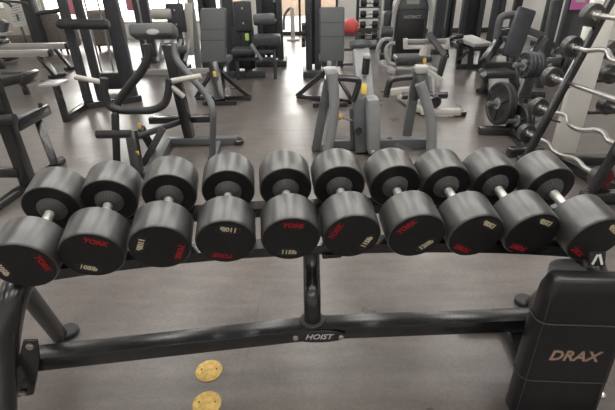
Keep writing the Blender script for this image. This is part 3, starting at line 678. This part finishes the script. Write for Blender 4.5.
B().box(q(364, 89, Y+.035), (.045, .012, .09), (math.radians(-20), 0, 0), .002).build('sticker', 'yellow', t)
B().disc(q(373, 152, Y-.17), -Yv, .018, .01, 12).build('bolt', 'bolt', t)
B().tube(Qs(Y, (341, 117), (353, 121)), .010, 8, smooth=False).build('pin_rod', 'grey', t); B().ball(q(340, 117, Y), .027, 14).build('knob', 'orange', t, label='orange knob')
B().bar(q(351, 108, Y+.05), q(352, 148, Y+.05), .03, .05, hint=(0, 1, 0)).build('rod_plate', 'grey2', t)
for s, tubep, strut, cap, base, grip in (
   (-1, ((332, 73), (334, 92), (334, 112), (331, 132), (328, 150)), ((328, 82), (323, 110), (316, 148)), (331, 71), ((312, 149), (331, 147)), ((338, 78), (352, 79), (358.5, 81), (357, 90), (353, 101))),
   (1, ((420, 83), (425, 98), (430, 116), (431.5, 135), (431, 156)), ((417, 70), (413, 98), (407, 133)), (421, 69), ((392, 142), (410, 150)), ((412, 77), (399, 78), (391, 80.5), (388, 88), (386, 97)))):
    T(Qs(Y-.05, *tubep), .044, n=14).build('curved_arm', 'grey', t)
    pts = Qs(Y+.05, *strut); B().bar(pts[0], pts[1], .075, .06, hint=(0, 1, 0), ext=.02).build('strut', 'grey2', t); B().bar(pts[1], pts[2], .075, .06, hint=(0, 1, 0), ext=.02).build('strut', 'grey2', t)
    c = q(*cap, Y); B().box(c, (.10, .12, .06), bev=.015).build('arm_cap', 'silver', t)
    B().bar(c-V((0, 0, .02)), q(tubep[1][0]+(-1 if s < 0 else 0), tubep[1][1], Y), .09, .09, hint=(0, 1, 0), bev=.02).build('arm_head', 'grey2', t)
    T(Qs(Y-.05, *grip), .026, n=12).build('hand_grip', 'steel', t)
    g0, g1 = Qs(Y+.1, *base); B().bar(g0, g1, .10, .09, bev=.02).build('pivot_tube', 'grey', t)
    B().disc(g0, (-s, 0, 0) if s < 0 else (-1, 0, 0), .045, .05, 16).build('pivot_knob', 'steelr', t)
    f = V((g1.x, g1.y, 0)); B().bar(f+V((0, 0, .0)), g1, .09, .08).build('leg', 'grey2', t)
B().bar(V((q(328, 150, Y).x, Y+.1, .05)), V((q(431, 156, Y).x, Y+.1, .05)), .10, .09).build('base_bar', 'grey2', t)
# ================================================================== right side
# low padded bench
t = mk('preacher_bench', g(470, 68), 'low black bench with a pale slanted pad top in the back right', 'weight bench')
Y = 7.0
a, b = q(463, 37, Y+.25), q(483, 45, Y-.15); B().bar(a, b, .36, .06, bev=.02).build('pad', 'greypad', t)  # pale vinyl puts the light on a black pad's top into its colour
B().bar(a-V((0, 0, .06)), b-V((0, 0, .06)), .28, .05, bev=.01).build('pad_frame', 'steel', t)
for x, y, fx, fy in ((461, 41, 458, 66), (471, 46, 470, 69), (484, 47, 480, 66)): B().bar(q(x, y, Y), g(fx, fy, .03), .08, .06, hint=(0, 1, 0)).build('leg', 'dark', t)
B().bar(g(456, 66, .04), g(486, 66, .04), .08, .07).build('base_bar', 'dark', t)
T(Qs(Y, (463, 36), (452, 38), (446, 44), (447, 58)), .035).build('front_tube', 'steel', t); B().bar(q(470, 50, Y), q(458, 60, Y+.1), .06, .05).build('brace', 'steel', t)
# incline lever machine with a tall pad
t = mk('incline_machine', g(510, 95), 'black incline press machine with a tall slanted back pad behind the weight plates', 'exercise machine')
Y = 5.4
a, b = q(511, 54, Y), q(526, 12, Y+.1); d = (b-a)
B().bar(a, b, .23, .08, hint=(0, 1, 0), bev=.03, ext=.04).build('back_pad', 'dark', t)
T(Qs(Y+.3, (494, 55), (498, 30), (502, 17), (516, 15), (524, 18)), .045, n=12).build('hoop', 'grey2', t)
B().bar(q(499, 33, Y+.3), q(514, 31, Y+.3), .07, .08).build('hoop_bar', 'dark', t)
B().bar(q(499, 40, Y+.2), q(484, 62, Y-.2), .09, .08, hint=(0, 1, 0)).build('lever', 'steel', t)
B().box(q(497, 73, Y-.3), (.34, .30, .08), bev=.03, seg=3).build('seat', 'steelr', t)
B().bar(q(484, 65, Y-.2), q(510, 65, Y-.1), .10, .07).build('cross_bar', 'steelr', t)
B().bar(q(484, 74, Y-.4), g(485, 91, .03), .07, .07, hint=(0, 1, 0)).build('front_leg', 'steel', t); B().bar(g(478, 90, .03), g(490, 93, .03), .08, .05).build('foot', 'steel', t)
B().bar(q(526, 30, Y+.2), q(545, 37, Y+.2), .08, .08).build('arm', 'grey2', t); B().bar(q(556, 0, Y+.5), V((q(548, 50, Y+.5).x, Y+.5, 0)), .09, .10, hint=(0, 1, 0)).build('rear_post', 'dark', t)
B().bar(q(545, 38, Y+.1), q(528, 58, Y-.1), .07, .07, hint=(0, 1, 0)).build('brace', 'steel', t); B().bar(q(511, 56, Y), g(516, 96, .03), .10, .08, hint=(0, 1, 0)).build('post', 'steel', t)
B().bar(g(500, 93, .04), g(545, 96, .04), .09, .07).build('base_bar', 'steel', t)
# shroud column with a pink sign
Y = 6.7; p0 = q(557, 50, Y); p1 = q(584, 40, Y)
t = mk('cable_tower', ((p0.x+p1.x)/2, Y, 0), 'grey shrouded tower with a pink sign behind the barbell rack', 'cable machine', 'dark towers at the back')
for x in (p0.x-.16, p0.x+.02): B().bar((x, Y, 0), (x, Y, 2.3), .09, .12).build('post', 'dark', t)
B().box((p1.x-.10, Y+.05, 1.1), (.36, .12, 2.2), bev=.01).build('shroud', 'grey2', t); B().bar((p1.x+.14, Y, 0), (p1.x+.14, Y, 2.3), .10, .12).build('post', 'dark', t)
sg = q(580, 1, Y-.1); B().box(sg, (.24, .02, .22), bev=.003).build('sign', 'pink', t, label='pink sign'); B().box(sg+V((0, -.012, 0)), (.14, .004, .03), bev=0).build('sign_stripe', 'whitep', t)
B().text('H', .12, frame_mx(q(570, 10, Y-.03), X, Z), .001).build('mark', 'silver', t)
B().box(((p0.x+p1.x)/2, Y, .05), (1.0, .5, .1), bev=.01).build('base', 'dark', t)
# weight plate tree
base = g(512, 134); t = mk('plate_tree', base, 'black weight plate tree with pegs for plates, left of the barbell rack', 'plate rack')
tc_ = V((base.x+.10, base.y+.22, 0))
B().bar(tc_, tc_+V((.10, .05, .62)), .10, .08).build('mast', 'steel', t)
fa, fb = g(478, 130, .04), g(512, 131, .04)
B().bar(fa, fb, .09, .08, bev=.02).build('foot', 'steel', t); B().bar(g(508, 152, .04), g(542, 150, .04), .09, .08, bev=.02).build('foot', 'steel', t)
B().bar(fb, g(530, 151, .04), .09, .08, bev=.02).build('foot_bar', 'steel', t)
def plate(c, ax, R, th, m, lab, tri=True, n=1):
    ax = V(ax).normalized()
    for k in range(n):
        cc = c+ax*(th+.003)*k*-1
        p = empty('weight_plate', cc-Z*R, lab if n == 1 else lab % ('foremost', 'second', 'third', 'rearmost')[k], 'weight plate', 'weight plates on the tree')
        B().lathe([(.030, th), (.030, 0), (R*.28, 0), (R*.30, -.0), (R*.33, .010), (R*.80, .010), (R*.84, 0), (R*.94, 0), (R, .010), (R, th-.008), (R*.95, th)], cc, -ax, 40).build('disc', m, p)
        B().lathe([(.028, -.002), (.055, -.002), (.055, .012), (.028, .012)], cc, -ax, 24).build('hub', 'grey', p)
        if tri and k == 0:
            u = ax.cross(Z).normalized(); v = u.cross(ax)
            for j in range(3):
                an = math.radians(30+120*j); w_ = u*math.cos(an)+v*math.sin(an)
                B().bar(cc+ax*.0+w_*R*.30-ax*.003, cc+w_*R*.82-ax*.003, R*.20, .014, hint=ax, bev=.004).build('spoke', m, p)
            for j in range(3):
                an = math.radians(90+120*j); w_ = u*math.cos(an)+v*math.sin(an)
                B().prism([(R*.10*math.cos(q_*.7854)*2.0, R*.07*math.sin(q_*.7854)*2.0) for q_ in range(8)], cc+w_*R*.57-ax*.0085, w_.cross(ax), w_, ax, .001).build('grip_slot', 'face', p)
def peg(c, ax, L, name='peg'): ax = V(ax).normalized(); B().tube([c+ax*.10, c-ax*L], .024, 14, smooth=False).build(name, 'bolt', t)
axd = V((-1.0, -.16, .05))
Yp = tc_.y
c1 = q(497, 103.5, Yp-.10); c2 = q(523, 65, Yp+.05); c3 = q(516, 121, Yp-.25); c4 = q(557, 60, Yp+.25)
for c, L in ((c1, .22), (c2, .30), (c3, .22), (c4, .22)): peg(c, axd, L)
for c in (c1, c3): B().bar(c-axd*.12, V((tc_.x+.05, tc_.y+.02, c.z)), .07, .07).build('arm', 'steel', t)
for c in (c2, c4): B().bar(c-axd*.24, V((tc_.x+.09, tc_.y+.04, c.z)), .07, .07).build('arm', 'steel', t)
plate(c1, axd, .21, .045, 'steelr', 'large black weight plate hung low on the left of the tree')
plate(c1-axd*.05, axd, .20, .04, 'steelr', 'black weight plate directly behind the large low left plate', False)
plate(c2, axd, .125, .038, 'dark', 'small grey-black plate on the upper left peg, %s of four', True, 4)
plate(c3, axd, .165, .04, 'steelr', 'black spoked weight plate at the lower right of the tree')
plate(c3-axd*.047, axd, .165, .04, 'steelr', 'black weight plate behind the spoked lower right plate', False)
plate(c4, axd, .125, .038, 'dark', 'small plate on the rear upper peg of the tree, front one', True)
plate(c4-axd*.045, axd, .125, .038, 'dark', 'small plate on the rear upper peg of the tree, back one', False)
# barbell rack with fixed barbells
bars = [((526.5, 132.5), .15, 3.60, 'lowest barbell on the rack, red-ringed right end'), ((539, 107), .40, 3.52, 'cambered barbell second from the bottom of the rack'),
        ((551.5, 77), .66, 3.46, 'barbell on the middle level of the rack'), ((571.5, 47), .89, 3.36, 'barbell second from the top of the rack'), ((591.5, 15), 1.10, 3.25, 'topmost barbell on the rack')]
t = mk('barbell_rack', (2.25, 3.1, 0), 'black and white leaning rack of short fixed barbells at the right edge', 'barbell rack')
rl = [g(524, 161, .05), q(611, 0, 3.25)]
B().bar(rl[0], rl[1], .045, .055, hint=(0, 1, 0), ext=.05).build('front_rail', 'steel', t)
rr = [V((rl[0].x+.15, rl[0].y-.64, .05)), V((rl[1].x+.13, rl[1].y-.60, rl[1].z))]
B().bar(rr[0], rr[1], .045, .055, hint=(0, 1, 0), ext=.05).build('front_rail', 'steel', t)
wa = g(563, 150, .02); wb_ = q(605, 0, wa.y+.1)
B().bar(wa, wb_, .20, .06, hint=(0, 1, 0), ext=.02).build('side_panel', 'panelw', t, label='white upright side panel')
B().bar(V((wa.x, wa.y-.8, .02)), V((wb_.x+.3, wb_.y-.75, wb_.z)), .06, .20, hint=(0, 1, 0)).build('rear_post', 'steel', t)
B().bar(rl[0]+V((-.05, 0, 0)), rl[0]+V((.75, 0, 0)), .08, .07).build('base_bar', 'steel', t)
B().bar(rr[0]+V((-.05, 0, 0)), rr[0]+V((.75, 0, 0)), .08, .07).build('base_bar', 'steel', t)
B().bar(rl[0]+V((.3, 0, 0)), rr[0]+V((.3, 0, 0)), .08, .07).build('base_bar', 'steel', t)
for i, (px, z, Yl, lab) in enumerate(bars):
    a = q(*px, Yl); L = (.96, 1.02, 1.04, 1.04, 1.04)[i]
    bdir = V((.07, -1, 0)).normalized(); b = a+bdir*L
    d = empty('barbell', a-Z*.10, 'short fixed barbell with black round heads, '+lab, 'barbell', 'fixed barbells on the rack')
    RH = .078
    for c, s in ((a, -1), (b, 1)):
        ax = bdir*s
        h = B().lathe([(0, -.0), (RH*.92, 0), (RH, .008), (RH, .062), (RH*.9, .072), (0, .072)], c-ax*.035, ax, 32).build('head', 'rubber', d)
        B().lathe([(.040, .002), (.034, -.03), (.018, -.032)], c-ax*.035, ax, 20).build('collar', 'chrome2', d)
        if s > 0 or i < 2:
            e = c+ax*.0385; u = ax.cross(Z).normalized()*(-1); v = Z
            ring = [e+(u*math.cos(k*math.pi/16)+v*math.sin(k*math.pi/16))*RH*.76 for k in range(33)]
            rg = B().tube(ring, .0035, 6, smooth=False, cap=False); rg.text('YORK', .042, frame_mx(e+V((0, 0, .02)), u, v), .001, 0, .001).text(str(40+10*i)+'lb', .036, frame_mx(e-V((0, 0, .03)), u, v), .001, 0, .001)
            rg.build('brand_ring', 'red', h, label='red ring and lettering')
    wv = {0: .0, 1: .05}.get(i, 0)
    side = V((1, 0, .15)).normalized() if i != 1 else V((.8, 0, .6))
    off = [0, 0, 0, .028, .028, -.02, -.02, .028, .028, 0, 0, 0] if i in (0, 1, 3) else [0]*12
    fr = [.03, .10, .18, .26, .34, .44, .56, .66, .74, .82, .90, .97]
    B().tube([a+bdir*L*f+V((1, 0, .9))*o*(.75 if i else .4) for f, o in zip(fr, off)], .018, 12).build('bar', 'barsteel', d)
    for e, f in ((rl, .10), (rr, .78)):
        k = (a.z-e[0].z)/(e[1].z-e[0].z); p = e[0].lerp(e[1], k); pb_ = a+bdir*L*f
        B().bar(p, V((pb_.x+.0, p.y, a.z-.028)), .05, .012).build('saddle', 'steel', t)
# pale wall signs seen between the machines
for px, sz, m, lab in (((73, 4), (.34, .5), 'pinkw', 'crimson poster on the back windows, beside the tall slim posts'), ((135, 2), (.5, .4), 'pinkw', 'crimson poster on the back windows, right of the thick post')):
    c = q(*px, YB-.06); tag(B().box((c.x, YB-.06, c.z), (sz[0], .02, sz[1])).build('poster', m), lab, 'poster', 'posters on the back windows')

for px, Yl, lab in (((611, 50), 3.75, 'upper one on the far side of the rack at the right edge'), ((610, 74), 3.7, 'middle one on the far side of the rack at the right edge'), ((607, 105), 3.62, 'lower one on the far side of the rack at the right edge')):
    a = q(*px, Yl); b = a+V((.07, -1, 0)).normalized()*.9
    d = empty('barbell', a-Z*.09, 'short fixed barbell, '+lab, 'barbell', 'fixed barbells on the rack')
    for c, ax in ((a, (b-a).normalized()*-1), (b, (b-a).normalized())):
        B().lathe([(0, 0), (.072, 0), (.08, .008), (.08, .07), (.07, .08), (0, .08)], c-ax*.04, ax, 28).build('head', 'rubber', d)
    B().tube([a, b], .017, 12, smooth=False).build('bar', 'barsteel', d)
    B().bar(V((a.x-.30, a.y-.12, a.z-.03)), V((a.x+.03, a.y-.12, a.z-.03)), .04, .02).build('saddle', 'steel', bpy.data.objects['barbell_rack'])
tower('cable_tower', 431, 441, 44, 9.0, 'slim dark tower directly right of the silver machine shroud')
tower('cable_tower', 505, 512, 50, 10.4, 'dark tower in the back row behind the tall incline pad')
tower('cable_tower', 536, 547, 52, 9.6, 'dark tower in the back row between the incline pad and the grey shroud')
